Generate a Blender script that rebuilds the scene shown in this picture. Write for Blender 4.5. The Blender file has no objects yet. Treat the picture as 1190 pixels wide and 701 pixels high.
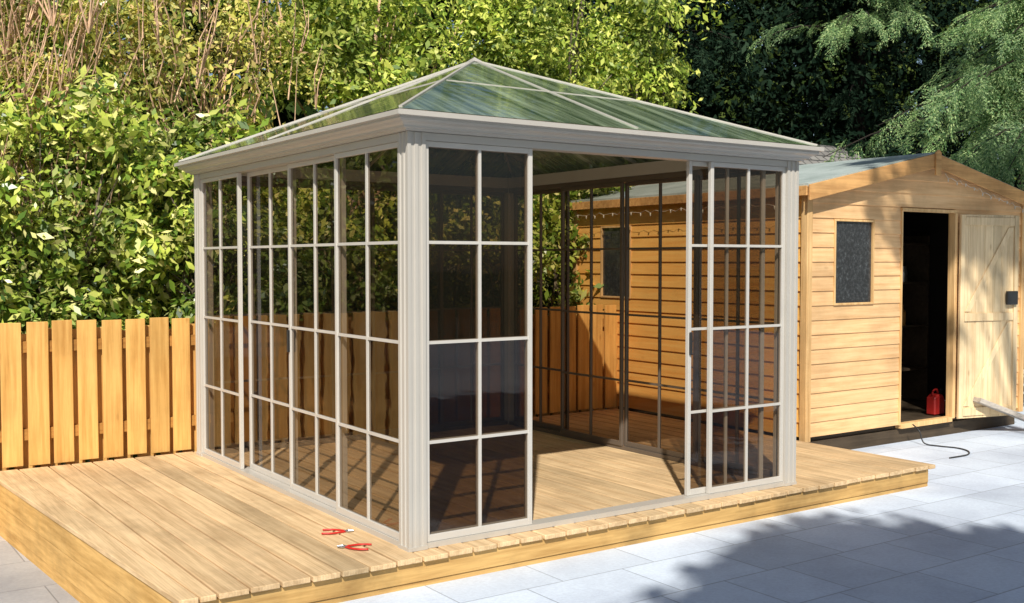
import bpy, math, random
import numpy as np
from mathutils import Vector, Matrix
random.seed(7); rng=np.random.default_rng(11)
sc=bpy.context.scene; C=sc.collection
sc.view_settings.view_transform='Standard'; sc.view_settings.look='None'; sc.view_settings.exposure=0
# ------------------------------------------------------------------ helpers
class MB:
    def __init__(s): s.v=[]; s.f=[]
    def add(s,vs,fs):
        n=len(s.v); s.v+= [tuple(p) for p in vs]; s.f+=[tuple(i+n for i in f) for f in fs]; return s
    def box(s,x0,x1,y0,y1,z0,z1):
        return s.add([(x0,y0,z0),(x1,y0,z0),(x1,y1,z0),(x0,y1,z0),(x0,y0,z1),(x1,y0,z1),(x1,y1,z1),(x0,y1,z1)],
          [(0,3,2,1),(4,5,6,7),(0,1,5,4),(1,2,6,5),(2,3,7,6),(3,0,4,7)])
    def abox(s,ax,a0,a1,n0,n1,z0,z1):
        return s.box(a0,a1,n0,n1,z0,z1) if ax=='x' else s.box(n0,n1,a0,a1,z0,z1)
    def hexa(s,p):
        return s.add(p,[(0,3,2,1),(4,5,6,7),(0,1,5,4),(1,2,6,5),(2,3,7,6),(3,0,4,7)])
    def bar(s,p0,p1,w,h,up=(0,0,1)):
        p0=Vector(p0);p1=Vector(p1);d=(p1-p0).normalized();sd=d.cross(Vector(up)).normalized();u=sd.cross(d)
        q=[]
        for p in (p0,p1):
            q+=[p-sd*w/2-u*h/2,p+sd*w/2-u*h/2,p+sd*w/2+u*h/2,p-sd*w/2+u*h/2]
        return s.add(q,[(0,1,2,3),(7,6,5,4),(0,4,5,1),(1,5,6,2),(2,6,7,3),(3,7,4,0)])
    def tube(s,pts,rad,n=6):
        pts=[Vector(p) for p in pts]; k=len(pts)
        if not hasattr(rad,'__len__'): rad=[rad]*k
        vs=[];fs=[]
        for i,p in enumerate(pts):
            d=(pts[min(i+1,k-1)]-pts[max(i-1,0)]).normalized()
            a=Vector((0,0,1)) if abs(d.z)<.9 else Vector((1,0,0))
            sd=d.cross(a).normalized();u=sd.cross(d)
            for j in range(n):
                t=2*math.pi*j/n; vs.append(p+(sd*math.cos(t)+u*math.sin(t))*rad[i])
        for i in range(k-1):
            for j in range(n):
                fs.append((i*n+j,i*n+(j+1)%n,(i+1)*n+(j+1)%n,(i+1)*n+j))
        fs.append(tuple(range(n-1,-1,-1)));fs.append(tuple((k-1)*n+j for j in range(n)))
        return s.add(vs,fs)
def meshobj(name,me,mat,parent):
    me.materials.append(mat); o=bpy.data.objects.new(name,me); C.objects.link(o)
    if parent:
        o.parent=parent
        if parent.type=='EMPTY': o.location=-parent.location
    return o
def obj(name,mb,mat,parent=None,bevel=0,smooth=False):
    me=bpy.data.meshes.new(name); me.from_pydata(mb.v,[],mb.f); me.update()
    if smooth: me.shade_smooth()
    o=meshobj(name,me,mat,parent)
    if bevel:
        m=o.modifiers.new('b','BEVEL'); m.width=bevel; m.segments=1; m.limit_method='ANGLE'
    return o
def tag(o,label,cat=None,group=None):
    o['label']=label
    if cat:o['category']=cat
    if group:o['group']=group
    return o
def thing(name,label,cat,loc=(0,0,0),group=None):
    o=bpy.data.objects.new(name,None); C.objects.link(o); o.location=loc; o.empty_display_size=.1
    return tag(o,label,cat,group)
# ------------------------------------------------------------------ materials
def newmat(n):
    m=bpy.data.materials.new(n); m.use_nodes=True; nt=m.node_tree; nt.nodes.clear()
    out=nt.nodes.new('ShaderNodeOutputMaterial'); return m,nt,out
def N(nt,t,**k):
    n=nt.nodes.new(t)
    for a,b in k.items(): setattr(n,a,b)
    return n
def L(nt,a,b): nt.links.new(a,b)
def math_(nt,op,a,b=None,c=None):
    m=N(nt,'ShaderNodeMath',operation=op)
    for i,v in enumerate((a,b,c)):
        if v is None: continue
        if isinstance(v,(int,float)): m.inputs[i].default_value=v
        else: L(nt,v,m.inputs[i])
    return m.outputs[0]
def ramp(nt,fac,stops):
    r=N(nt,'ShaderNodeValToRGB'); el=r.color_ramp.elements
    while len(el)<len(stops): el.new(.5)
    for e,(p,c) in zip(el,stops): e.position=p; e.color=(*c,1)
    L(nt,fac,r.inputs[0]); return r.outputs[0]
def coords(nt,scale=(1,1,1)):
    tc=N(nt,'ShaderNodeTexCoord'); mp=N(nt,'ShaderNodeMapping'); mp.inputs['Scale'].default_value=scale
    L(nt,tc.outputs['Object'],mp.inputs[0]); return mp.outputs[0]
def noise(nt,vec,s,det=4,rough=.55):
    n=N(nt,'ShaderNodeTexNoise'); n.inputs['Scale'].default_value=s; n.inputs['Detail'].default_value=det; n.inputs['Roughness'].default_value=rough
    if vec is not None: L(nt,vec,n.inputs['Vector'])
    return n.outputs[0]
def mixc(nt,fac,a,b,bt='MIX'):
    m=N(nt,'ShaderNodeMix',data_type='RGBA',blend_type=bt)
    for s,v in ((m.inputs[0],fac),(m.inputs[6],a),(m.inputs[7],b)):
        if isinstance(v,(int,float)): s.default_value=v
        elif isinstance(v,tuple): s.default_value=(*v,1)
        else: L(nt,v,s)
    return m.outputs[2]
def bump(nt,h,st,dist=.01):
    b=N(nt,'ShaderNodeBump'); b.inputs['Strength'].default_value=st; b.inputs['Distance'].default_value=dist
    L(nt,h,b.inputs['Height']); return b.outputs[0]
def princ(nt,out,col,rough=.6,nrm=None,metal=0,spec=.5):
    p=N(nt,'ShaderNodeBsdfPrincipled')
    if isinstance(col,tuple): p.inputs['Base Color'].default_value=(*col,1)
    else: L(nt,col,p.inputs['Base Color'])
    if isinstance(rough,(int,float)): p.inputs['Roughness'].default_value=rough
    else: L(nt,rough,p.inputs['Roughness'])
    p.inputs['Metallic'].default_value=metal; p.inputs['Specular IOR Level'].default_value=spec
    if nrm is not None: L(nt,nrm,p.inputs['Normal'])
    L(nt,p.outputs[0],out.inputs[0]); return p
def wood(name,c_lo,c_hi,grain,rough=.7,vary=.35,dirt=.3,knots=.5,ridges=False):
    m,nt,out=newmat(name)
    sc_=[14,14,14]; sc_[grain]=.7
    geo=N(nt,'ShaderNodeNewGeometry')
    v=coords(nt,tuple(sc_))
    va=N(nt,'ShaderNodeVectorMath',operation='ADD')
    L(nt,v,va.inputs[0]); L(nt,math_(nt,'MULTIPLY',geo.outputs['Random Per Island'],37),va.inputs[1])
    g=noise(nt,va.outputs[0],2.2,6,.65)
    col=ramp(nt,g,[(.3,c_lo),(.62,c_hi)])
    isl=ramp(nt,geo.outputs['Random Per Island'],[(0,(1-vary,)*3),(.4,(1,1-.06*vary,1-.1*vary)),(1,(1-vary*.4,1-vary*.5,1-vary*.55))])
    col=mixc(nt,1.0,col,isl,'MULTIPLY')
    big=noise(nt,coords(nt),1.7,5,.6)
    dr=ramp(nt,big,[(.36,(1-dirt,)*3),(.54,(1,1,1))])
    col=mixc(nt,1.0,col,dr,'MULTIPLY')
    if knots:
        s2=[6,6,6]; s2[grain]=2.2
        vo=N(nt,'ShaderNodeTexVoronoi'); vo.inputs['Scale'].default_value=1.0
        L(nt,coords(nt,tuple(s2)),vo.inputs['Vector'])
        kn=ramp(nt,vo.outputs['Distance'],[(.03,(.40,.25,.15)),(.09,(1,1,1))])
        col=mixc(nt,knots,col,kn,'MULTIPLY')
    h=g
    if ridges:
        sx=N(nt,'ShaderNodeSeparateXYZ'); L(nt,coords(nt),sx.inputs[0])
        w=math_(nt,'SINE',math_(nt,'MULTIPLY',sx.outputs[0],2*math.pi/.0142))
        col=mixc(nt,.12,col,ramp(nt,math_(nt,'MULTIPLY_ADD',w,.5,.5),[(.05,(.5,.46,.42)),(.4,(1,1,1))]),'MULTIPLY')
        h=math_(nt,'MULTIPLY_ADD',w,.3,g)
    princ(nt,out,col,rough,bump(nt,h,.25,.004),spec=.3); return m
M={}
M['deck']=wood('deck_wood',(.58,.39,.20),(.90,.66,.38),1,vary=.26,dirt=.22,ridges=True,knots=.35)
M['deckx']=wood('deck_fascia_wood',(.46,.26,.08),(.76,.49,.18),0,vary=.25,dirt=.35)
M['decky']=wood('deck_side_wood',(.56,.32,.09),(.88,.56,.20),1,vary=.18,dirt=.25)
M['fence']=wood('fence_wood',(.66,.34,.085),(.95,.57,.18),2,vary=.26,dirt=.15,knots=.4)
M['fencer']=wood('fence_rail_wood',(.36,.17,.04),(.54,.28,.07),0,vary=.2)
M['shedx']=wood('shed_board_front',(.74,.43,.19),(.96,.63,.32),0,vary=.16,dirt=.18,knots=.25)
M['shedy']=wood('shed_board_side',(.90,.43,.10),(.99,.58,.17),1,vary=.12,dirt=.06,knots=.25)
M['shedz']=wood('shed_trim',(.62,.36,.14),(.90,.60,.28),2,vary=.2,dirt=.2)
M['door']=wood('shed_door_wood',(.70,.50,.27),(.94,.74,.45),2,vary=.18,dirt=.2,knots=.4)
M['barge']=wood('barge_wood',(.52,.26,.09),(.80,.45,.17),0,vary=.1,dirt=.3)
M['old']=wood('weathered_wood',(.36,.32,.27),(.60,.55,.48),0,vary=.2)
M['darkwood']=wood('dark_bearer',(.05,.035,.02),(.09,.065,.04),0,vary=.2)
def simple(name,col,rough=.5,metal=0,var=.12,sc_=30,spec=.5):
    m,nt,out=newmat(name)
    n=noise(nt,coords(nt),sc_,4)
    c=ramp(nt,n,[(.3,tuple(x*(1-var) for x in col)),(.7,tuple(min(1,x*(1+var)) for x in col))])
    princ(nt,out,c,rough,bump(nt,n,.05,.002),metal,spec); return m
M['frame']=simple('grey_beige_aluminium',(.50,.47,.42),.36,0,.035,3)
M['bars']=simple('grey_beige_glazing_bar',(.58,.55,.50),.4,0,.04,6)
M['shadebars']=simple('shaded_glazing_bar',(.14,.11,.085),.4,0,.06,6)  # shade on the rear and right frames, painted in as a darker copy
M['black']=simple('black_plastic',(.02,.02,.02),.45)
M['innershade']=simple('interior_shade',(.018,.014,.010),.9)  # near-black colour standing in for the shade inside the shed
M['steel']=simple('steel',(.5,.5,.5),.35,.9)
M['red']=simple('red_plastic',(.55,.02,.015),.4)
M['dred']=simple('dull_red_plastic',(.36,.015,.012),.5)
M['white']=simple('white_render',(.6,.58,.54),.8)
M['bulb']=simple('bulb_plastic',(.62,.58,.48),.3)
M['bark']=simple('bark',(.15,.12,.08),.9,0,.5,14)
M['twig']=simple('pinkish_twig',(.66,.43,.28),.8,0,.4,14)
M['cbark']=simple('conifer_bark',(.022,.015,.010),.9,0,.5,14)
def felt():
    m,nt,out=newmat('mineral_felt'); n=noise(nt,coords(nt),90,3); b=noise(nt,coords(nt),2.5,4)
    c=mixc(nt,.5,ramp(nt,n,[(.3,(.27,.32,.30)),(.7,(.48,.55,.52))]),ramp(nt,b,[(.35,(.20,.25,.23)),(.65,(.50,.56,.54))]))
    princ(nt,out,c,.95,bump(nt,n,.4,.003)); return m
M['felt']=felt()
def tiles():
    m,nt,out=newmat('roof_tiles'); br=N(nt,'ShaderNodeTexBrick'); br.inputs['Scale'].default_value=1
    br.inputs['Brick Width'].default_value=.17; br.inputs['Row Height'].default_value=.12; br.inputs['Mortar Size'].default_value=.012
    br.inputs['Color1'].default_value=(.20,.19,.18,1);br.inputs['Color2'].default_value=(.29,.28,.26,1);br.inputs['Mortar'].default_value=(.05,.05,.05,1)
    L(nt,coords(nt),br.inputs['Vector']); princ(nt,out,br.outputs[0],.85); return m
M['tiles']=tiles()
def glass(name,tint,refl,rough=.03,dust_glare_v=.05,dust_glare_c=(.35,.32,.28),streak=None,bmp=0,glare_c2=None):
    m,nt,out=newmat(name)
    tr=N(nt,'ShaderNodeBsdfTransparent')
    n=noise(nt,coords(nt),1.3,4)
    tc=ramp(nt,n,[(.3,tuple(x*.9 for x in tint)),(.7,tuple(min(1,x*1.06) for x in tint))]); L(nt,tc,tr.inputs[0])
    gl=N(nt,'ShaderNodeBsdfGlossy'); gl.inputs['Roughness'].default_value=rough; gl.inputs[0].default_value=(.95,.97,1,1)
    df=N(nt,'ShaderNodeBsdfDiffuse'); df.inputs[0].default_value=(*dust_glare_c,1)
    geo=N(nt,'ShaderNodeNewGeometry'); dt=N(nt,'ShaderNodeVectorMath',operation='DOT_PRODUCT'); L(nt,geo.outputs['Normal'],dt.inputs[0]); L(nt,geo.outputs['Incoming'],dt.inputs[1])
    ca=math_(nt,'ABSOLUTE',dt.outputs['Value']); fr=math_(nt,'POWER',math_(nt,'SUBTRACT',1,ca),5)
    rf=math_(nt,'MULTIPLY_ADD',fr,.9,refl)
    if bmp:
        bb=bump(nt,noise(nt,coords(nt),2.2,3),.3,bmp); L(nt,bb,gl.inputs['Normal'])
    if streak:
        dn=noise(nt,coords(nt,streak),1.6,6,.65); dust_glare=ramp(nt,dn,[(.40,(dust_glare_v*.72,)*3),(.62,(dust_glare_v,)*3)])
        L(nt,mixc(nt,ramp(nt,dn,[(.38,(0,0,0)),(.64,(1,1,1))]),dust_glare_c,glare_c2),df.inputs[0])  # roof: green tree reflections and pale light streaks painted into the diffuse colour
    else: dust_glare=math_(nt,'MULTIPLY',noise(nt,coords(nt),5,5),dust_glare_v)
    m1=N(nt,'ShaderNodeMixShader'); L(nt,dust_glare,m1.inputs[0]); L(nt,tr.outputs[0],m1.inputs[1]); L(nt,df.outputs[0],m1.inputs[2])
    m2=N(nt,'ShaderNodeMixShader'); L(nt,rf,m2.inputs[0]); L(nt,m1.outputs[0],m2.inputs[1]); L(nt,gl.outputs[0],m2.inputs[2])
    L(nt,m2.outputs[0],out.inputs[0]); return m
M['glass']=glass('smoked_pane',(.55,.49,.42),.035,.015,.010,bmp=.004)
M['roofx']=glass('tinted_roof_sheet_side',(.08,.09,.07),.22,.08,.85,(.16,.24,.12),(.3,6,1),.02,(.66,.70,.56))  # painted reflection streaks, paler here for the glare on the side slopes
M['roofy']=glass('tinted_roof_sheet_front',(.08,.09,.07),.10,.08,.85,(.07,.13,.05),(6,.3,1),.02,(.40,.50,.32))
def dirtyglass():
    m,nt,out=newmat('dusty_window'); n=noise(nt,coords(nt),38,5,.7)
    c=ramp(nt,n,[(.45,(.03,.032,.035)),(.62,(.06,.065,.07)),(.78,(.16,.18,.19))]); princ(nt,out,c,.18,spec=.6); return m
M['dglass']=dirtyglass()
def slabs(name,base,scale,dirt=.25):
    m,nt,out=newmat(name); br=N(nt,'ShaderNodeTexBrick',offset=.37,offset_frequency=2,squash=.7,squash_frequency=3)
    br.inputs['Scale'].default_value=1.0; br.inputs['Brick Width'].default_value=scale[0]; br.inputs['Row Height'].default_value=scale[1]
    br.inputs['Mortar Size'].default_value=.005; br.inputs['Mortar Smooth'].default_value=.4
    br.inputs['Color1'].default_value=(*[x*.92 for x in base],1); br.inputs['Color2'].default_value=(*[min(1,x*1.06) for x in base],1)
    br.inputs['Mortar'].default_value=(*[x*.6 for x in base],1)
    v=coords(nt); L(nt,v,br.inputs['Vector'])
    n=noise(nt,v,1.1,6,.65); n2=noise(nt,v,45,5,.7)
    c=mixc(nt,1,br.outputs[0],ramp(nt,n,[(.35,(1-dirt,1-dirt,1-dirt*.9)),(.58,(1,1,1))]),'MULTIPLY')
    c=mixc(nt,.5,c,ramp(nt,n2,[(.35,(.74,.74,.76)),(.65,(1.0,1.0,1.0))]),'MULTIPLY')
    h=mixc(nt,.25,br.outputs['Fac'],n2)
    princ(nt,out,c,.75,bump(nt,math_(nt,'SUBTRACT',1,h),.35,.006),spec=.35); return m
M['patio']=slabs('patio_slabs',(.73,.82,.94),(.62,.46),.22)
M['path']=slabs('path_slabs',(.5,.5,.5),(.6,.6))
def soil():
    m,nt,out=newmat('garden_soil'); n=noise(nt,coords(nt),3,8,.7)
    c=ramp(nt,n,[(.35,(.035,.03,.015)),(.5,(.06,.07,.02)),(.7,(.09,.10,.035))]); princ(nt,out,c,1,bump(nt,n,.8,.05)); return m
M['soil']=soil()
def leafmat(name,stops,trans=.3,rough=.45,nsc=1.2,dark=.6,spec=.4):
    m,nt,out=newmat(name); geo=N(nt,'ShaderNodeNewGeometry')
    c=ramp(nt,geo.outputs['Random Per Island'],stops)
    if trans==0:
        d=N(nt,'ShaderNodeBsdfDiffuse'); L(nt,c,d.inputs[0]); L(nt,d.outputs[0],out.inputs[0]); return m
    c=mixc(nt,1,c,ramp(nt,noise(nt,coords(nt),nsc,2),[(.36,(dark,dark*1.08,dark)),(.58,(1.1,1.05,.95))]),'MULTIPLY')
    p=N(nt,'ShaderNodeBsdfPrincipled'); L(nt,c,p.inputs['Base Color']); p.inputs['Roughness'].default_value=rough; p.inputs['Specular IOR Level'].default_value=spec
    t=N(nt,'ShaderNodeBsdfTranslucent'); c2=mixc(nt,1,c,(1.0,1.0,.45),'MULTIPLY'); L(nt,c2,t.inputs[0])
    mx=N(nt,'ShaderNodeMixShader'); mx.inputs[0].default_value=trans; L(nt,p.outputs[0],mx.inputs[1]); L(nt,t.outputs[0],mx.inputs[2])
    L(nt,mx.outputs[0],out.inputs[0]); return m
M['laurel']=leafmat('laurel_leaf',[(0,(.05,.12,.02)),(.3,(.24,.38,.05)),(.7,(.60,.70,.13)),(1,(.96,.92,.42))],.2,.3,1.6,.45)
M['yellow']=leafmat('yellowish_leaf',[(0,(.14,.19,.03)),(.4,(.52,.54,.10)),(.85,(.88,.80,.26)),(1,(.85,.54,.33))],.26,.5,1.6,.45)
M['broad']=leafmat('broad_leaf',[(0,(.07,.16,.02)),(.45,(.42,.57,.08)),(1,(.88,.92,.24))],.26,.42,1.3,.42)
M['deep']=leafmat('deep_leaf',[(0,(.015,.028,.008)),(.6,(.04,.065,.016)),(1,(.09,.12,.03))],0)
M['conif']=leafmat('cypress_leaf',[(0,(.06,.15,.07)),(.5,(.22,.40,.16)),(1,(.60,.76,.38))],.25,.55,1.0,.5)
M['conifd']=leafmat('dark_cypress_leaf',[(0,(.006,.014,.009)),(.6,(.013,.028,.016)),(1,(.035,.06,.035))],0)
# ------------------------------------------------------------------ foliage builders
def unit(a): return a/np.maximum(np.linalg.norm(a,axis=1,keepdims=True),1e-6)
def quadmesh(name,V,mat,parent):
    n=len(V); me=bpy.data.meshes.new(name)
    me.vertices.add(n*4); me.vertices.foreach_set('co',V.reshape(-1).astype(np.float32))
    me.loops.add(n*4); me.loops.foreach_set('vertex_index',np.arange(n*4,dtype=np.int32))
    me.polygons.add(n); me.polygons.foreach_set('loop_start',np.arange(0,n*4,4,dtype=np.int32)); me.polygons.foreach_set('loop_total',np.full(n,4,dtype=np.int32))
    me.update(calc_edges=True)
    return meshobj(name,me,mat,parent)
def leafquads(P,Nn,Ls,Wr,droop=.5):
    n=len(P); D=unit(rng.normal(size=(n,3))+np.array([0,0,-droop])); Nn=unit(Nn)
    D=unit(D-Nn*np.sum(D*Nn,axis=1,keepdims=True)); S=np.cross(D,Nn); l=Ls[:,None]
    return np.stack([P-D*l*.5,P+S*l*Wr-Nn*l*.08-D*l*.03,P+D*l*.5-Nn*l*.14,P-S*l*Wr-Nn*l*.08-D*l*.03],axis=1)
def clumps(centers,radii,per,L0,L1,Wr,bias=(0,-.25,.35)):
    k=len(centers); idx=np.repeat(np.arange(k),per); n=len(idx)
    d=unit(rng.normal(size=(n,3))+np.array(bias)*.6); rr=radii[idx]*(.35+.8*rng.random(n)**.7)
    P=centers[idx]+d*rr[:,None]*np.array([1,1,.85])
    Nn=d*.75+rng.normal(size=(n,3))*.6+np.array([-.2,-.4,.45])
    cs=.75+.5*rng.random(k)
    return leafquads(P,Nn,(L0+(L1-L0)*rng.random(n)**1.5)*cs[idx],Wr)
def crown_centers(c,r,k,shell=.5):
    d=unit(rng.normal(size=(k,3))); t=shell+(1-shell)*rng.random(k)
    w=1+.18*np.sin(d[:,0]*5+c[0]*3)+.15*np.sin(d[:,2]*6+c[1])
    return np.array(c)+d*(t*w)[:,None]*np.array(r)
def woody(name,label,cat,base,crown_c,crown_r,k,per,cr,L0,L1,Wr,mat,barkmat,trunk_r=.07,stems=1,shell=.4,group=None,box=False,leafname='crown',twigs=0):
    t=thing(name,label,cat,base,group)
    if box:
        q=rng.random((k,3))*2-1; cen=np.array(crown_c)+q*np.array(crown_r); cen[:,2]-=.25*np.array(crown_r)[2]*(np.abs(q[:,0])**2)*(q[:,2]>.3)
    else: cen=crown_centers(crown_c,crown_r,k,shell)
    V=clumps(cen,cr*(.55+.9*rng.random(k)),per,L0,L1,Wr)
    quadmesh(leafname,V,mat,t)
    mb=MB(); b=Vector(base); cc=Vector(crown_c)
    for s_ in range(stems):
        o=Vector((random.uniform(-.25,.25),random.uniform(-.2,.2),0))*(stems>1)
        tp=cc+Vector((random.uniform(-.6,.6)*crown_r[0],random.uniform(-.5,.5)*crown_r[1],crown_r[2]*random.uniform(.2,.8)))*(1 if stems>1 else .4)
        p1=(b+o).lerp(tp,.35)+Vector((random.uniform(-.12,.12),random.uniform(-.1,.1),.1)); p2=(b+o).lerp(tp,.7)+Vector((random.uniform(-.15,.15),0,.1))
        mb.tube([b+o-Vector((0,0,.05)),p1,p2,tp],[trunk_r,trunk_r*.75,trunk_r*.5,trunk_r*.2],7)
        for q in range(7):
            e=Vector(cen[random.randrange(k)]); st=p1.lerp(p2,random.random()); mid=st.lerp(e,.5)+Vector((0,0,.12))
            mb.tube([st,mid,e],[trunk_r*.4,trunk_r*.25,trunk_r*.08],5)
    obj('trunk' if stems==1 else 'stems',mb,barkmat,t,smooth=True)
    if twigs:
        mb=MB()
        for q in range(twigs):
            e=Vector(cen[random.randrange(k)]); dr=Vector((random.uniform(-.35,.35),random.uniform(-.6,.1),1)).normalized()
            ln=random.uniform(.4,1.1); p=e-Vector((0,.15,.3)); bend=Vector((random.uniform(-.1,.1),random.uniform(-.1,.1),0))
            mb.tube([p,p+dr*ln*.5+bend,p+dr*ln],[.009,.006,.003],4)
        obj('twigs',mb,M['twig'],t)
    return t
# ------------------------------------------------------------------ setting
g=obj('ground',MB().add([(-150,-150,-.27),(150,-150,-.27),(150,150,-.27),(-150,150,-.27)],[(0,1,2,3)]),M['soil']); g['kind']='structure'
p=obj('patio',MB().box(-1.1,16,-14,4.45,-.3,0),M['patio']); p['kind']='structure'
p=obj('path',MB().box(-9,-1.1,-14,3.42,-.4,-.24),M['path']); p['kind']='structure'
DZ=.16
# ------------------------------------------------------------------ deck
deck=thing('garden_deck','low timber deck of long grooved boards under the glazed gazebo','deck',(1.5,1.6,0))
mb=MB(); x=-1.07
while x<4.2:
    w=.138; jit=random.uniform(-.012,.012)
    mb.box(x,min(x+w,4.23),-.16+jit*.6,3.42,DZ-.027,DZ+random.uniform(-.002,.002)); x+=.1495
def wedge(a0,b0,a1,b1,z0,z1,y0=-.16,y1=3.42):
    mb.hexa([(a0,y0,z0),(b0,y0,z0),(b1,y1,z0),(a1,y1,z0),(a0,y0,z1),(b0,y0,z1),(b1,y1,z1),(a1,y1,z1)])
wedge(-1.25,-1.164,-1.475,-1.283,DZ-.027,DZ+.001,-.165); wedge(-1.154,-1.082,-1.272,-1.082,DZ-.027,DZ-.001,-.163)
obj('deck_boards',mb,M['deck'],deck,.003)
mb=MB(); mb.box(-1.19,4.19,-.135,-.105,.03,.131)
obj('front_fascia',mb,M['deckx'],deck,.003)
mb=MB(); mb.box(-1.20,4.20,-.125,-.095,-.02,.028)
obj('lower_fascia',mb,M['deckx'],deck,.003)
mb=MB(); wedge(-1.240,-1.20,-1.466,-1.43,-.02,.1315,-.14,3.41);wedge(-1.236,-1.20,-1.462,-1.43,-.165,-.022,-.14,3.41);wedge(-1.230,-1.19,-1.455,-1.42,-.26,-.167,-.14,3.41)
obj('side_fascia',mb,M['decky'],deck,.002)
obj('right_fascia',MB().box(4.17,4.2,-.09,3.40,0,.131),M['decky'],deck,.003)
# ------------------------------------------------------------------ fence
fen=thing('picket_fence','honey yellow timber fence of upright boards behind the deck','fence',(1,3.5,0))
mb=MB(); x=-3.6; xs=[]
while x<4.2:
    w=random.uniform(.136,.143); t=random.uniform(-.007,.007); s=random.uniform(-.004,.004); xs.append(x)
    if x>-1.5: zb=DZ+.005+random.uniform(0,.01)
    else: zb=-.2
    mb.hexa([(x,3.47,zb),(x+w,3.47,zb),(x+w,3.49,zb),(x,3.49,zb),(x+s,3.47,1.2+t),(x+w+s,3.47,1.2+t+random.uniform(-.003,.003)),(x+w+s,3.49,1.2+t),(x+s,3.49,1.2+t)])
    x+=.172+random.uniform(-.003,.003)
for x in xs: mb.box(x+.09,x+.225,3.532,3.552,-.1,1.13+random.uniform(-.02,.02))
obj('fence_boards',mb,M['fence'],fen,.003)
for z in (.35,.98): obj('rail',MB().box(-3.6,4.25,3.491,3.531,z,z+.08),M['fencer'],fen)
for x in (-3.2,-1.5,.3,2.1,3.9): obj('post',MB().box(x,x+.09,3.554,3.64,-.26,1.15),M['fencer'],fen)
# ------------------------------------------------------------------ gazebo
X0,X1,Y0,Y1=-.05,2.86,-.05,3.27; Z0=DZ; PW=.105; PT=2.286
gz=thing('glazed_gazebo','pale framed gazebo with smoked glass grid panels and hipped roof','gazebo',(1.4,1.6,DZ))
def post(cx,cy):
    h=PW/2
    pr=[-h,-h*.62,-h*.55,-h*.25,-h*.18,h*.18,h*.25,h*.55,h*.62]; dp=[0,0,.007,.007,0,0,.007,.007,0]
    pts=[]
    for k in range(4):
        a=k*math.pi/2; ca,sa=math.cos(a),math.sin(a)
        for q,d in zip(pr,dp):
            lx,ly=q,-h+d; pts.append((cx+lx*ca-ly*sa,cy+lx*sa+ly*ca))
    n=len(pts); mb=MB(); mb.add([(a,b,Z0) for a,b in pts]+[(a,b,PT-.002) for a,b in pts],[(i,(i+1)%n,n+(i+1)%n,n+i) for i in range(n)]+[tuple(range(n-1,-1,-1)),tuple(range(n,2*n))])
    mb.box(cx-h-.004,cx+h+.004,cy-h-.004,cy+h+.004,Z0+.0005,Z0+.02)
    obj('corner_post',mb,M['frame'],gz)
for cx in (X0+PW/2,X1-PW/2):
    for cy in (Y0+PW/2,Y1-PW/2): post(cx,cy)
def panel(ax,a0,w,n,handle=0,fin='bars'):
    zb,zt=Z0+.03,2.244; st=.026; mt=.016; d=.013
    f=MB(); a1=a0+w
    f.abox(ax,a0,a0+st,n-d,n+d,zb,zt); f.abox(ax,a1-st,a1,n-d,n+d,zb,zt)
    f.abox(ax,a0+st,a1-st,n-d,n+d,zb,zb+.036); f.abox(ax,a0+st,a1-st,n-d,n+d,zt-.028,zt)
    mid=(a0+a1)/2
    fr=obj('wall_panel',f,M[fin],gz,.0015)
    f=MB()
    f.abox(ax,mid-mt/2,mid+mt/2,n-.010,n+.010,zb+.036,zt-.028)
    for r in (1,2,3):
        z=zb+(zt-zb)*r/4
        f.abox(ax,a0+st,mid-mt/2,n-.009,n+.009,z-mt/2,z+mt/2); f.abox(ax,mid+mt/2,a1-st,n-.009,n+.009,z-mt/2,z+mt/2)
    obj('glazing_bars',f,M[fin],fr)
    gl=MB()
    if ax=='x': gl.add([(a0+.01,n,zb+.01),(a1-.01,n,zb+.01),(a1-.01,n,zt-.01),(a0+.01,n,zt-.01)],[(0,1,2,3)])
    else: gl.add([(n,a0+.01,zb+.01),(n,a1-.01,zb+.01),(n,a1-.01,zt-.01),(n,a0+.01,zt-.01)],[(0,1,2,3)])
    obj('smoked_pane',gl,M['glass'],fr)
    if handle:
        h=MB(); hz=1.13; ha=a0+.004 if handle<0 else a1-.024
        sgn=-1 if n<1.5 else 1
        h.abox(ax,ha,ha+.02,*sorted((n+sgn*.0135,n+sgn*.03)),hz-.07,hz+.07); obj('handle',h,M['black'],fr,.004)
x0,x1=X0+PW+.001,X1-PW-.001; y0,y1=Y0+PW+.001,Y1-PW-.001
wf=.675
panel('x',x0,wf,Y0+.03); panel('x',x1-wf,wf,Y0+.03); panel('x',x0+.012,wf,Y0+.065,0); panel('x',x1-wf-.15,wf,Y0+.065,-1)
ws=(y1-y0)/4+.01
for nx,sg,fin in ((X0+.03,1,'bars'),(X1-.03,-1,'shadebars')):
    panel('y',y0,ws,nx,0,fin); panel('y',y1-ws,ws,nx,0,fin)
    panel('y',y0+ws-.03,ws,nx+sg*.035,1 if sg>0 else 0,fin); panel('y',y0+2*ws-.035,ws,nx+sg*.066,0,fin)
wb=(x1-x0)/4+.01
panel('x',x0,wb,Y1-.03,0,'shadebars'); panel('x',x1-wb,wb,Y1-.03,0,'shadebars'); panel('x',x0+wb-.03,wb,Y1-.065,0,'shadebars'); panel('x',x0+2*wb-.035,wb,Y1-.096,0,'shadebars')
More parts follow.
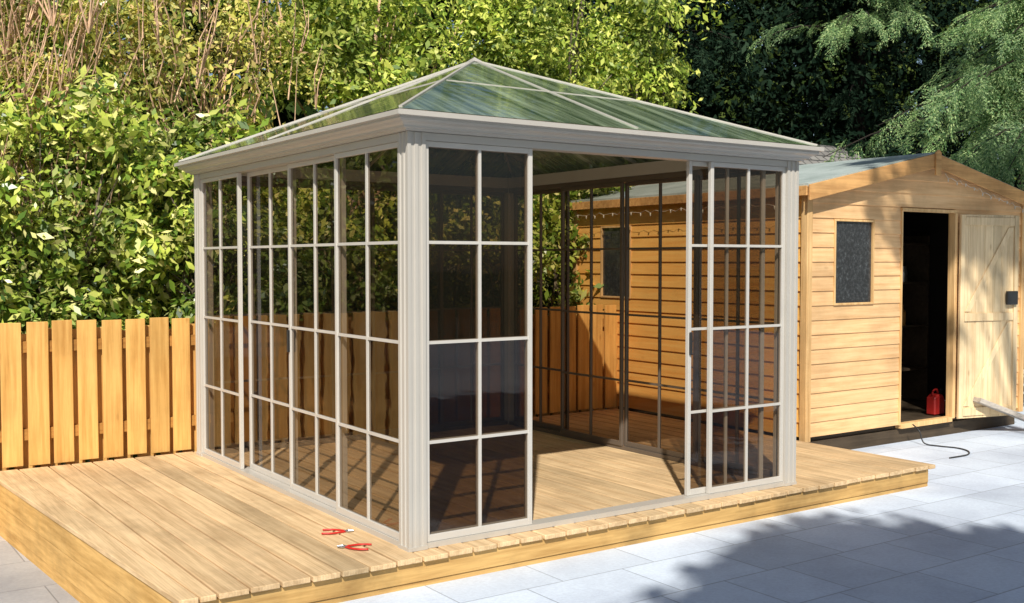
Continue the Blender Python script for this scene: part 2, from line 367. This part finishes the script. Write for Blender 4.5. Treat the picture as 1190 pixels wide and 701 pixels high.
for z0_,z1_,nm in ((Z0+.001,Z0+.029,'floor_track'),(2.245,PT-.002,'head_beam')):
    e=.006
    obj(nm,MB().box(x0,x1,Y0+e,Y0+PW-e,z0_,z1_),M['frame'],gz); obj(nm,MB().box(x0,x1,Y1-PW+e,Y1-e,z0_,z1_),M['shadebars'],gz)
    obj(nm,MB().box(X0+e,X0+PW-e,y0,y1,z0_,z1_),M['frame'],gz); obj(nm,MB().box(X1-PW+e,X1-e,y0,y1,z0_,z1_),M['shadebars'],gz)
pf=[(-.10,0),(.02,0),(.025,.010),(.045,.013),(.048,.022),(.06,.032),(.082,.040),(.09,.050),(.09,.060),(.112,.063),(.112,.086),(.095,.092),(-.10,.092)]
mb=MB(); n=len(pf); vs=[]
for sx,sy in ((0,0),(1,0),(1,1),(0,1)):
    for o,z in pf: vs.append(((X1+o) if sx else (X0-o),(Y1+o) if sy else (Y0-o),z+PT))
fs=[]
for k in range(4):
    for j in range(n):
        a=k*n; b=((k+1)%4)*n; fs.append((a+j,b+j,b+(j+1)%n,a+(j+1)%n))
mb.add(vs,fs); gut=obj('eave_gutter',mb,M['frame'],gz)
mxx=(X0+X1)/2; myy=(Y0+Y1)/2
obj('gutter_joint',MB().box(mxx-.010,mxx+.010,Y0-.114,Y0-.05,PT+.062,PT+.088),M['frame'],gut); obj('gutter_joint',MB().box(X0-.114,X0-.05,myy-.010,myy+.010,PT+.062,PT+.088),M['frame'],gut)
AP=Vector((mxx,myy,3.04)); e=.10; EZ=PT+.094
cr=[Vector((X0-e,Y0-e,EZ)),Vector((X1+e,Y0-e,EZ)),Vector((X1+e,Y1+e,EZ)),Vector((X0-e,Y1+e,EZ))]
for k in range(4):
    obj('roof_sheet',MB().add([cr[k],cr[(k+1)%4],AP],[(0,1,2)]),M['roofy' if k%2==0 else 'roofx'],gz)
for k in range(4):
    d_=(AP-cr[k])
    obj('hip_rafter',MB().bar(cr[k]+d_*.012+Vector((0,0,-.003)),AP-d_*.01+Vector((0,0,-.003)),.018,.019),M['frame'],gz)
    m_=(cr[k]+cr[(k+1)%4])/2; d_=AP-m_
    obj('rafter',MB().bar(m_+d_*.02+Vector((0,0,-.006)),AP-d_*.02+Vector((0,0,-.006)),.014,.024),M['frame'],gz)
    a=cr[k].lerp(AP,.5);b=cr[(k+1)%4].lerp(AP,.5); dd=(b-a).normalized()*.02
    obj('purlin',MB().bar(a+dd-Vector((0,0,.004)),b-dd-Vector((0,0,.004)),.007,.015),M['frame'],gz)
mb=MB()
mb.add([AP+Vector((-.05,-.05,-.015)),AP+Vector((.05,-.05,-.015)),AP+Vector((.05,.05,-.015)),AP+Vector((-.05,.05,-.015)),AP+Vector((0,0,.025))],[(0,1,4),(1,2,4),(2,3,4),(3,0,4),(3,2,1,0)])
obj('apex_cap',mb,M['frame'],gz)
# ------------------------------------------------------------------ shed
SX0,SX1,SY0,SY1=4.36,7.56,1.14,4.22; SB=.16; EVE=2.25; RG=2.575; SM=(SX0+SX1)/2; sl=(RG-EVE)/(SM-SX0)
sh=thing('timber_shed','honey coloured timber shed with open door and pale felt gable roof','shed',(SM,2.7,0))
W1=(4.69,5.22,1.26,1.99); D1=(5.60,6.41,SB+.02,2.08)
def frontboards(yf,openings,s):
    mb=MB(); z=SB; pt=.122
    while z<RG:
        za,zb=z,min(z+pt+.006,RG)
        segs=[(SX0,SX1)]
        for (a,b,c,d) in openings:
            if za<d-.02 and z+pt>c+.02:
                ns=[]
                for p_,q_ in segs:
                    if b<=p_ or a>=q_: ns.append((p_,q_))
                    else:
                        if a>p_: ns.append((p_,a))
                        if b<q_: ns.append((b,q_))
                segs=ns
        for (p_,q_) in segs:
            def clip(xa,xb,zz):
                if zz<=EVE: return xa,xb
                o=(zz-EVE)/sl; return max(xa,SX0+o),min(xb,SX1-o)
            a0,a1=clip(p_,q_,za); b0,b1=clip(p_,q_,zb)
            if a1-a0<.01: continue
            if b1<b0: b0=b1=(b0+b1)/2
            y_b,y_t=yf-.015*s,yf-.005*s; yi=yf+.012*s
            mb.add([(a0,y_b,za+.006),(a1,y_b,za+.006),(a1,yi,za),(a0,yi,za),(b0,y_t,zb),(b1,y_t,zb),(b1,yi,zb),(b0,yi,zb)] ,[(0,3,2,1),(4,5,6,7),(0,1,5,4),(1,2,6,5),(2,3,7,6),(3,0,4,7)])
        z+=pt
    return mb
obj('front_wall',frontboards(SY0,[W1,D1],1),M['shedx'],sh)
obj('back_wall',frontboards(SY1,[],-1),M['shedx'],sh)
W2=(3.33,3.80,1.26,1.99)
def sideboards(xf,op,s):
    mb=MB(); z=SB; pt=.122
    while z<EVE-.01:
        za,zb=z,min(z+pt+.006,EVE); segs=[(SY0+.02,SY1-.02)]
        if op and za<op[3]-.02 and z+pt>op[2]+.02: segs=[(SY0+.02,op[0]),(op[1],SY1-.02)]
        for p_,q_ in segs:
            xb,xt,xi=xf-.018*s,xf-.004*s,xf+.012*s
            mb.add([(xb,q_,za+.006),(xb,p_,za+.006),(xi,p_,za),(xi,q_,za),(xt,q_,zb),(xt,p_,zb),(xi,p_,zb),(xi,q_,zb)],[(0,3,2,1),(4,5,6,7),(0,1,5,4),(1,2,6,5),(2,3,7,6),(3,0,4,7)])
        z+=pt
    return mb
obj('side_wall',sideboards(SX0,W2,1),M['shedy'],sh); obj('side_wall',sideboards(SX1,None,-1),M['shedy'],sh)
obj('inner_shade_sheet',MB().box(SX0+.06,SX1-.06,SY1-.06,SY1-.03,SB,EVE+.1),M['innershade'],sh)  # dark sheets added so the shed interior reads as shade
obj('inner_shade_sheet',MB().box(SX1-.055,SX1-.03,SY0+.06,SY1-.065,SB,EVE),M['innershade'],sh)
for cx,sx in ((SX0,-1),(SX1,1)):
    for cy,sy in ((SY0,-1),(SY1,1)):
        a,b=sorted((cx+sx*.032,cx-sx*.035)); c,d=sorted((cy+sy*.032,cy-sy*.035))
        obj('corner_trim',MB().box(a,b,c,d,SB-.03,EVE+.0),M['shedz'],sh,.003)
def win(ax,a0,a1,z0_,z1_,n,s):
    f=MB(); w=.018
    for q in ((a0,a0+w,z0_,z1_),(a1-w,a1,z0_,z1_),(a0+w,a1-w,z0_,z0_+w),(a0+w,a1-w,z1_-w,z1_)):
        f.abox(ax,q[0],q[1],*sorted((n-.022*s,n+.03*s)),q[2],q[3])
    fr=obj('window',f,M['shedz'],sh,.002)
    gq=MB()
    if ax=='x': gq.add([(a0+w,n,z0_+w),(a1-w,n,z0_+w),(a1-w,n,z1_-w),(a0+w,n,z1_-w)],[(0,1,2,3)])
    else: gq.add([(n,a0+w,z0_+w),(n,a1-w,z0_+w),(n,a1-w,z1_-w),(n,a0+w,z1_-w)],[(0,1,2,3)])
    obj('pane',gq,M['dglass'],fr)
win('x',W1[0],W1[1],W1[2],W1[3],SY0,1); win('y',W2[0],W2[1],W2[2],W2[3],SX0,1)
mb=MB(); mb.box(D1[0]-.0,D1[0]+.02,SY0-.024,SY0+.04,SB,D1[3]); mb.box(D1[1]-.02,D1[1]+.02,SY0-.035,SY0+.04,SB,D1[3]); mb.box(D1[0],D1[1]+.02,SY0-.028,SY0+.04,D1[3],D1[3]+.03)
mb.box(D1[0]+.02,D1[1]-.02,SY0-.035,SY0+.04,SB-.03,SB+.015)
obj('door_frame',mb,M['shedz'],sh,.003)
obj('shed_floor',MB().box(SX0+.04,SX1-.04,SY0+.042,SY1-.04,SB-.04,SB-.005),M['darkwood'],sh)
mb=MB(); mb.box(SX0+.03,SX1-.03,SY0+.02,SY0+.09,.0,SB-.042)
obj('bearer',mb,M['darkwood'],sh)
def zl(x): return EVE+sl*(x-SX0)
def zr(x): return EVE+sl*(SX1-x)
ov=.11; ya,yb=SY0-.10,SY1+.1
for a,b,fa,fb in ((SX0-ov,SM,zl(SX0-ov),zl(SM)),(SM,SX1+ov,zr(SM),zr(SX1+ov))):
    obj('roof',MB().hexa([(a,ya,fa+.012),(b,ya,fb+.012),(b,yb,fb+.012),(a,yb,fa+.012),(a,ya,fa+.04),(b,ya,fb+.04),(b,yb,fb+.04),(a,yb,fa+.04)]),M['felt'],sh)
    lo,hi=-.10,.028
    obj('barge_board',MB().hexa([(a,ya-.024,fa+lo),(b,ya-.024,fb+lo),(b,ya-.002,fb+lo),(a,ya-.002,fa+lo),(a,ya-.024,fa+hi),(b,ya-.024,fb+hi),(b,ya-.002,fb+hi),(a,ya-.002,fa+hi)]),M['barge'],sh,.003)
obj('eave_board',MB().box(SX0-ov-.02,SX0-ov-.002,ya,yb,zl(SX0-ov)-.06,zl(SX0-ov)+.02),M['barge'],sh,.003)
obj('gable_finial',MB().add([(SM-.04,ya-.040,RG-.17),(SM+.04,ya-.040,RG-.17),(SM+.04,ya-.026,RG-.17),(SM-.04,ya-.026,RG-.17),(SM-.04,ya-.040,RG+.035),(SM+.04,ya-.040,RG+.035),(SM+.04,ya-.026,RG+.035),(SM-.04,ya-.026,RG+.035),(SM,ya-.040,RG+.06),(SM,ya-.026,RG+.06)],
   [(0,1,5,8,4),(3,7,9,6,2),(0,4,7,3),(1,2,6,5),(0,3,2,1),(4,8,9,7),(8,5,6,9)]),M['barge'],sh)
th=math.radians(13); hx,hy=D1[1]+.025,SY0-.045; ux,uy=math.cos(th),-math.sin(th); nx_,ny_=math.sin(th)*-1,-math.cos(th)
def dl(a,n,z): return (hx+ux*a+nx_*n,hy+uy*a+ny_*n,z)
def dbox(mb,a0,a1,n0,n1,z0_,z1_):
    return mb.hexa([dl(a0,n1,z0_),dl(a1,n1,z0_),dl(a1,n0,z0_),dl(a0,n0,z0_),dl(a0,n1,z1_),dl(a1,n1,z1_),dl(a1,n0,z1_),dl(a0,n0,z1_)])
DW=.71; mb=MB(); k=7
for i in range(k): dbox(mb,i*DW/k+.001,(i+1)*DW/k-.001,.0,.014,.155,2.07)
leaf=obj('door',mb,M['door'],sh,.002)
mb=MB()
for z in (.18,1.07,1.97): dbox(mb,.055,DW-.055,.0145,.028,z,z+.075)
dbox(mb,.0,.05,.0145,.028,.16,2.065); dbox(mb,DW-.05,DW,.0145,.028,.16,2.065)
for (za,zb) in ((.27,1.05),(1.16,1.95)):
    mb.hexa([dl(.06,.024,za),dl(.125,.024,za),dl(.125,.015,za),dl(.06,.015,za),dl(DW-.125,.024,zb),dl(DW-.06,.024,zb),dl(DW-.06,.015,zb),dl(DW-.125,.015,zb)])
obj('door_brace',mb,M['door'],leaf,.002)
mb=MB(); dbox(mb,DW-.16,DW-.03,.0285,.06,1.22,1.35); obj('lock',mb,M['black'],leaf,.006)
pl=thing('weathered_plank','pale weathered plank leaning low against the open shed door','plank',(6.9,.85,0))
obj('board',MB().bar((6.6,.995,.335),(7.40,.74,.03),.11,.045),M['old'],pl,.003)
pts=[(5.7,1.05,.172),(5.70,.98,.12),(5.70,.93,.02),(5.74,.8,.008),(5.78,.66,.008),(5.72,.52,.008),(5.55,.42,.008),(5.3,.42,.008)]
def smooth(pts,k=6):
    P=[Vector(p) for p in pts]; out=[]
    for i in range(len(P)-1):
        a=P[max(i-1,0)];b=P[i];c=P[i+1];d=P[min(i+2,len(P)-1)]
        for j in range(k):
            t=j/k; out.append(.5*((2*b)+(c-a)*t+(2*a-5*b+4*c-d)*t*t+(3*b-a-3*c+d)*t**3))
    out.append(P[-1]); return out
tag(obj('extension_cable',MB().tube(smooth(pts),.006,6),M['black'],smooth=True),'black cable trailing from the shed doorway across the slabs','cable')
FX,FY,q_=6.50,1.36,.9
fc=thing('fuel_can','red plastic fuel can on the shed floor inside the doorway','can',(FX,FY,SB))
mb=MB(); prof=[(-.09,0),(.09,0),(.09,.17),(.05,.22),(-.03,.22),(-.09,.19)]
n=len(prof); mb.add([(FX+a*q_,FY-.05,SB+z*q_) for a,z in prof]+[(FX+a*q_,FY+.05,SB+z*q_) for a,z in prof],[tuple(range(n)),tuple(range(2*n-1,n-1,-1))]+[(i+n,(i+1)%n+n,(i+1)%n,i) for i in range(n)])
obj('body',mb,M['dred'],fc,.012)
obj('carry_handle',MB().tube(smooth([(FX-.05,FY,SB+.19),(FX-.04,FY,SB+.23),(FX+.02,FY,SB+.24),(FX+.04,FY,SB+.19)]),.009),M['dred'],fc)
obj('spout',MB().tube([(FX+.05,FY,SB+.17),(FX+.09,FY,SB+.24)],.012),M['black'],fc)
SFY=2.1
sf=thing('storage_shelf','dark storage shelf standing in the gloom inside the shed','shelf',(6.6,SFY,SB))
mb=MB()
for z in (.5,.95,1.4,1.8): mb.box(6.1,7.3,SFY-.1,SFY+.2,z,z+.02)
obj('shelf_board',mb,M['darkwood'],sf)
for x in (6.08,7.3): obj('upright',MB().box(x,x+.02,SFY-.1,SFY+.2,SB,1.9),M['darkwood'],sf)
cols=[M['old'],M['black'],M['steel'],M['dred'],M['darkwood'],M['white'],M['fencer']]
nm=['grey','black','metal','red','dark','pale','brown']
for i,(x,z) in enumerate([(6.5,.97),(6.75,.97),(7.0,1.42),(6.6,1.42),(6.8,.52),(6.7,1.82),(6.95,.97)]):
    r_=random.uniform(.8,1.2)
    mb=MB().tube([(x,SFY,z),(x,SFY,z+.12*r_),(x,SFY,z+.15*r_),(x,SFY,z+.19*r_)],[.06*r_,.06*r_,.045,.04],10)
    tag(obj('storage_tub',mb,cols[i],smooth=False),f"{nm[i]} tub on the {'upper' if z>1.4 and z<1.8 else 'top' if z>1.7 else 'middle' if z>.9 else 'lower'} shelf inside the shed",'tub',None)
def lights(label,P0,P1,n,nb):
    P0=Vector(P0);P1=Vector(P1); t=thing('string_lights',label,'string lights',(P0+P1)/2)
    pp=[];bl=[]
    for i in range(n+1):
        p=P0.lerp(P1,i/n)-Vector((0,0,.035*abs(math.sin(i*1.3)))); pp.append(p)
        if i%nb==1: bl.append(p)
    obj('cable',MB().tube(pp,.002,4),M['bulb'],t)
    for b in bl: obj('bulb',MB().tube([b,b-Vector((0,0,.012)),b-Vector((0,0,.03))],[.003,.007,.003],6),M['bulb'],t)
lights('pale string of small lights hung along the right slope of the shed gable',(SM+.1,ya-.04,zr(SM+.1)-.13),(SX1,ya-.04,zr(SX1)-.13),33,3)
lights('pale string of small lights hung under the shed side eave beyond the gazebo',(SX0-ov-.026,1.3,2.13),(SX0-ov-.026,4.1,2.13),40,2)
def pliers(x,y,rz,label,sp=1.0,name='pliers'):
    t=thing(name,label,'pliers',(x,y,DZ))
    def R(p): c,s=math.cos(rz),math.sin(rz); return (x+p[0]*c-p[1]*s,y+p[0]*s+p[1]*c,DZ+p[2])
    for s in (-1,1):
        obj('grip',MB().tube([R(p) for p in smooth([(0.01,s*.006,.008),(-.03,s*.030*sp,.008),(-.07,s*.042*sp,.008),(-.115,s*.040*sp,.008)],4)],.0052,7),M['red'],t,smooth=True)
        obj('jaw',MB().tube([R((0.005,-s*.005,.009)),R((.025,s*.009,.009)),R((.055,s*.003,.009))],[.005,.007,.003],6),M['steel'],t)
    return t
pliers(-.15,.50,-.5,'red handled pliers lying against the gazebo side track',1.0)
pliers(-.27,.20,2.5,'red handled pliers lying on the boards nearer the deck edge',1.15)
nh=thing('neighbour_outbuilding','neighbouring outbuilding with grey tiled roof just behind the shed','outbuilding',(9.2,5.4,-.27))
obj('wall',MB().box(8.45,10.2,4.75,6.1,-.27,2.72),M['white'],nh)
obj('roof',MB().add([(8.3,4.6,2.70),(10.35,4.6,2.70),(10.35,6.25,2.70),(8.3,6.25,2.70),(8.3,5.42,3.30),(10.35,5.42,3.30)],[(0,1,5,4),(2,3,4,5),(0,4,3),(1,2,5),(3,2,1,0)]),M['tiles'],nh)
# ------------------------------------------------------------------ vegetation
labs=['glossy green laurel bush at the far left end of the fence','laurel bush rising over the fence left of the gazebo','laurel bush behind the back left corner post of the gazebo','laurel bush behind the middle of the gazebo','laurel bush seen through the gazebo doorway','laurel bush beside the back corner of the shed']
for i,u in enumerate((-2.0,-.75,.5,1.8,3.1,4.4)):
    h=random.uniform(1.45,1.65)
    woody('laurel_bush',labs[i],'bush',(u,4.45,-.27),(u,4.45,1.35),(.72,.5,h),125,130,.22,.045,.135,.22,M['laurel'],M['bark'],.035,4,box=True,leafname='foliage')
woody('twiggy_shrub','tall shrub with reddish bare twigs above the fence at far left','shrub',(-1.6,5.3,-.27),(-1.5,5.2,3.3),(1.1,.6,1.6),140,90,.25,.035,.09,.2,M['yellow'],M['twig'],.02,6,box=True,leafname='foliage',twigs=420)
woody('twiggy_shrub','yellow green shrub with pale upright twigs behind the left gazebo eave','shrub',(.6,5.5,-.27),(.6,5.4,3.3),(1.2,.6,1.7),135,90,.26,.04,.10,.22,M['yellow'],M['twig'],.02,6,box=True,leafname='foliage',twigs=140)
woody('broadleaf_tree','bright leafed tree rising above the gazebo roof apex','tree',(3.0,6.5,-.27),(3.0,6.4,4.0),(1.7,1.1,2.0),180,125,.28,.045,.12,.22,M['broad'],M['twig'],.06,3,shell=.2)
woody('broadleaf_tree','bright leafed tree over the right half of the gazebo roof','tree',(5.1,6.3,-.27),(5.1,6.2,3.9),(1.4,1.1,2.0),160,125,.28,.045,.12,.22,M['broad'],M['bark'],.06,2,shell=.2)
woody('broadleaf_tree','bright leafed tree touching the dark conifers behind the shed','tree',(6.7,6.2,-.27),(6.65,6.1,4.1),(1.15,1.0,1.9),135,125,.28,.045,.12,.22,M['broad'],M['bark'],.06,2,shell=.2)
woody('broadleaf_tree','green tree behind the twiggy shrubs at the left','tree',(-.9,7.6,-.27),(-.9,7.4,3.7),(2.5,1.0,2.7),300,90,.42,.07,.14,.26,M['laurel'],M['bark'],.08,2,shell=.05)
K_=1150
cen=np.column_stack([rng.uniform(-8,22,K_),rng.uniform(9.5,12.5,K_),rng.uniform(0,8.5,K_)])
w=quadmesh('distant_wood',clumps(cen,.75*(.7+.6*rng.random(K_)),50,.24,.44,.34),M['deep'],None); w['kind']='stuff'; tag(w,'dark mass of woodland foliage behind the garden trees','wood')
def spray():
    q=[]
    def lf(p,d,l,w):
        d=d/np.linalg.norm(d); s=np.array([-d[1],d[0],0.]); s/=max(np.linalg.norm(s),1e-6)
        s=s*.8+np.array([0,0,.6])*rng.choice([-1,1])
        q.append([p,p+d*l*.5+s*w,p+d*l,p+d*l*.5-s*w])
    K=15
    for i in range(K):
        t=i/K; p=np.array([t,0,-.38*t*t])
        lf(p,np.array([1,0,-.75*t]),.09,.011)
        for s in (-1,1):
            tl=.33*(1-t)**.7*(.6+.7*rng.random())+.05; an=math.radians(rng.uniform(33,56))
            d=np.array([math.cos(an),s*math.sin(an),-.2-.4*t+rng.normal()*.16]); m=max(2,int(tl/.055))
            for j in range(m):
                b=p+d*tl*(j/m)+np.array([0,0,-.8*(tl*j/m)**2]); lf(b,d+rng.normal(size=3)*.1,.08,.010)
                for s2 in (-1,1):
                    if rng.random()<.25: continue
                    a2=s*an+s2*math.radians(38); lf(b,np.array([math.cos(a2),math.sin(a2),-.3+rng.normal()*.2]),.06,.009)
    return np.array(q)
SPS=[spray() for _ in range(4)]
def place(pos,yaw,pitch,roll,sc_,SP):
    n=len(pos); cy,sy=np.cos(yaw),np.sin(yaw); cp,sp=np.cos(pitch),np.sin(pitch); cr_,sr=np.cos(roll),np.sin(roll); z=np.zeros(n); o=np.ones(n)
    Rz=np.array([[cy,-sy,z],[sy,cy,z],[z,z,o]]).transpose(2,0,1); Ry=np.array([[cp,z,sp],[z,o,z],[-sp,z,cp]]).transpose(2,0,1); Rx=np.array([[o,z,z],[z,cr_,-sr],[z,sr,cr_]]).transpose(2,0,1)
    R=Rz@Ry@Rx*sc_[:,None,None]
    V=np.einsum('nij,qkj->nqki',R,SP)+pos[:,None,None,:]
    return V.reshape(-1,4,3)
def conifer(label,base,H,Rm,nb,sper,mat,zlow=.8,bias=None,scl=(.35,.6),fill=0,bsig=.7,wild=.35,zpow=1.1):
    t=thing('conifer_tree',label,'tree',base); b=Vector(base)
    tr=MB().tube([b,b+Vector((.03,0,H*.5)),b+Vector((0,.02,H))],[.16,.1,.02],9); obj('trunk',tr,M['cbark'],t,smooth=True)
    pos=[];yaw=[];pit=[]; br=MB()
    for i in range(nb):
        z=zlow+(H-zlow)*random.random()**zpow
        az=random.uniform(0,2*math.pi) if bias is None or random.random()<wild else random.gauss(bias,bsig)
        ln=Rm*(1-.75*(z/H)**1.5)*random.uniform(.6,1.05)
        p=Vector((b.x,b.y,z)); P=[]
        for j in range(6):
            s=j/5; P.append(p+Vector((math.cos(az)*ln*s,math.sin(az)*ln*s,.33*ln*s-.45*ln*s*s)))
        br.tube(P,[.03,.026,.02,.014,.009,.004],4)
        for j in range(sper):
            s=.2+.8*(j+random.random()*.8)/sper; f=s*5; k=min(int(f),4); q=P[k].lerp(P[k+1],f-k)
            pos.append(q+Vector((random.gauss(0,.06),random.gauss(0,.06),random.gauss(0,.05)))); yaw.append(az+random.gauss(0,.75)); pit.append(.12+.6*s+random.gauss(0,.25))
    obj('branches',br,M['cbark'],t)
    n=len(pos); P_=np.array([tuple(p) for p in pos]); yw=np.array(yaw); pi_=np.array(pit); ro=rng.normal(size=n)*.5; s_=rng.uniform(*scl,size=n)
    Vs=[place(P_[i::4],yw[i::4],pi_[i::4],ro[i::4],s_[i::4],SPS[i]) for i in range(4)]
    if fill:
        zz=rng.uniform(.6,H*.97,fill); a=rng.uniform(0,2*np.pi,fill); r_=Rm*.85*(1-.7*(zz/H)**1.5)*np.sqrt(rng.random(fill))
        cen=np.column_stack([b.x+np.cos(a)*r_,b.y+np.sin(a)*r_,zz]); Vs.append(clumps(cen,.42*(.7+.6*rng.random(fill)),70,.08,.17,.2))
    quadmesh('crown',np.concatenate(Vs),mat,t); return n
conifer('bright green cypress with layered sprays reaching over the shed roof',(9.9,2.0,-.27),6.2,4.0,85,13,M['conif'],2.75,math.atan2(-.42,-1),(.35,.65),bsig=.40,wild=.03)
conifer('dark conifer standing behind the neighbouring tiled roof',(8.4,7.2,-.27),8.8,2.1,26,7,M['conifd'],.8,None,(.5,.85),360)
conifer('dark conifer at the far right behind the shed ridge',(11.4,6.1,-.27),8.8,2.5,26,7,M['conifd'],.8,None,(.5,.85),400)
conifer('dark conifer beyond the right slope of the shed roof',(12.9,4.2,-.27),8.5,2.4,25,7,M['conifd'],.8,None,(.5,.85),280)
conifer('cypress with light tipped sprays high above the shed',(11.2,5.9,-.27),8.6,4.2,34,11,M['conif'],4.9,math.atan2(-.9,-1),(.35,.65),bsig=.4,wild=.02)
woody('shade_tree','leafy garden tree beside the patio nearer the left behind the viewpoint','tree',(-2.9,-8.6,0),(-2.3,-7.35,5.5),(1.7,1.5,.8),320,110,.44,.2,.34,.34,M['broad'],M['bark'],.12,1,shell=.0)
woody('shade_tree','leafy garden tree on the patio side further right behind the viewpoint','tree',(-.2,-9.8,0),(0,-8.75,5.5),(2.7,1.6,.7),470,110,.44,.2,.34,.34,M['broad'],M['bark'],.12,1,shell=.0)
woody('shade_tree','airy garden tree at the right side of the patio throwing dappled shade on the shed','tree',(4.9,-4.6,0),(3.4,-3.0,6.9),(1.5,.9,.9),70,60,.28,.12,.22,.3,M['broad'],M['bark'],.09,1,shell=.1)
# ------------------------------------------------------------------ light, world, camera
az=Vector((-.60,-.80)).normalized(); el=math.radians(42)
sd=Vector((az.x*math.cos(el),az.y*math.cos(el),math.sin(el)))
su=bpy.data.lights.new('sun','SUN'); su.energy=5.0; su.angle=math.radians(.8); su.color=(1,.95,.86)
so=bpy.data.objects.new('sun',su); C.objects.link(so); so.rotation_euler=sd.to_track_quat('Z','Y').to_euler(); so.location=(0,0,20)
w=bpy.data.worlds.new('World'); sc.world=w; w.use_nodes=True; nt=w.node_tree; bg=nt.nodes['Background']
sky=nt.nodes.new('ShaderNodeTexSky'); sky.sky_type='NISHITA'; sky.sun_disc=False; sky.sun_elevation=el; sky.sun_rotation=math.atan2(sd.x,sd.y)
nt.links.new(sky.outputs[0],bg.inputs[0]); bg.inputs[1].default_value=.075
cam=bpy.data.cameras.new('camera'); cam.lens=37.54; cam.sensor_width=36; cam.clip_end=500; cam.clip_start=.05
co=bpy.data.objects.new('camera',cam); C.objects.link(co); co.location=(-2.657,-4.759,1.635)
pt=math.radians(2.17); f=Vector((.567*math.cos(pt),.824*math.cos(pt),-math.sin(pt))); co.rotation_euler=f.to_track_quat('-Z','Y').to_euler()
sc.camera=co
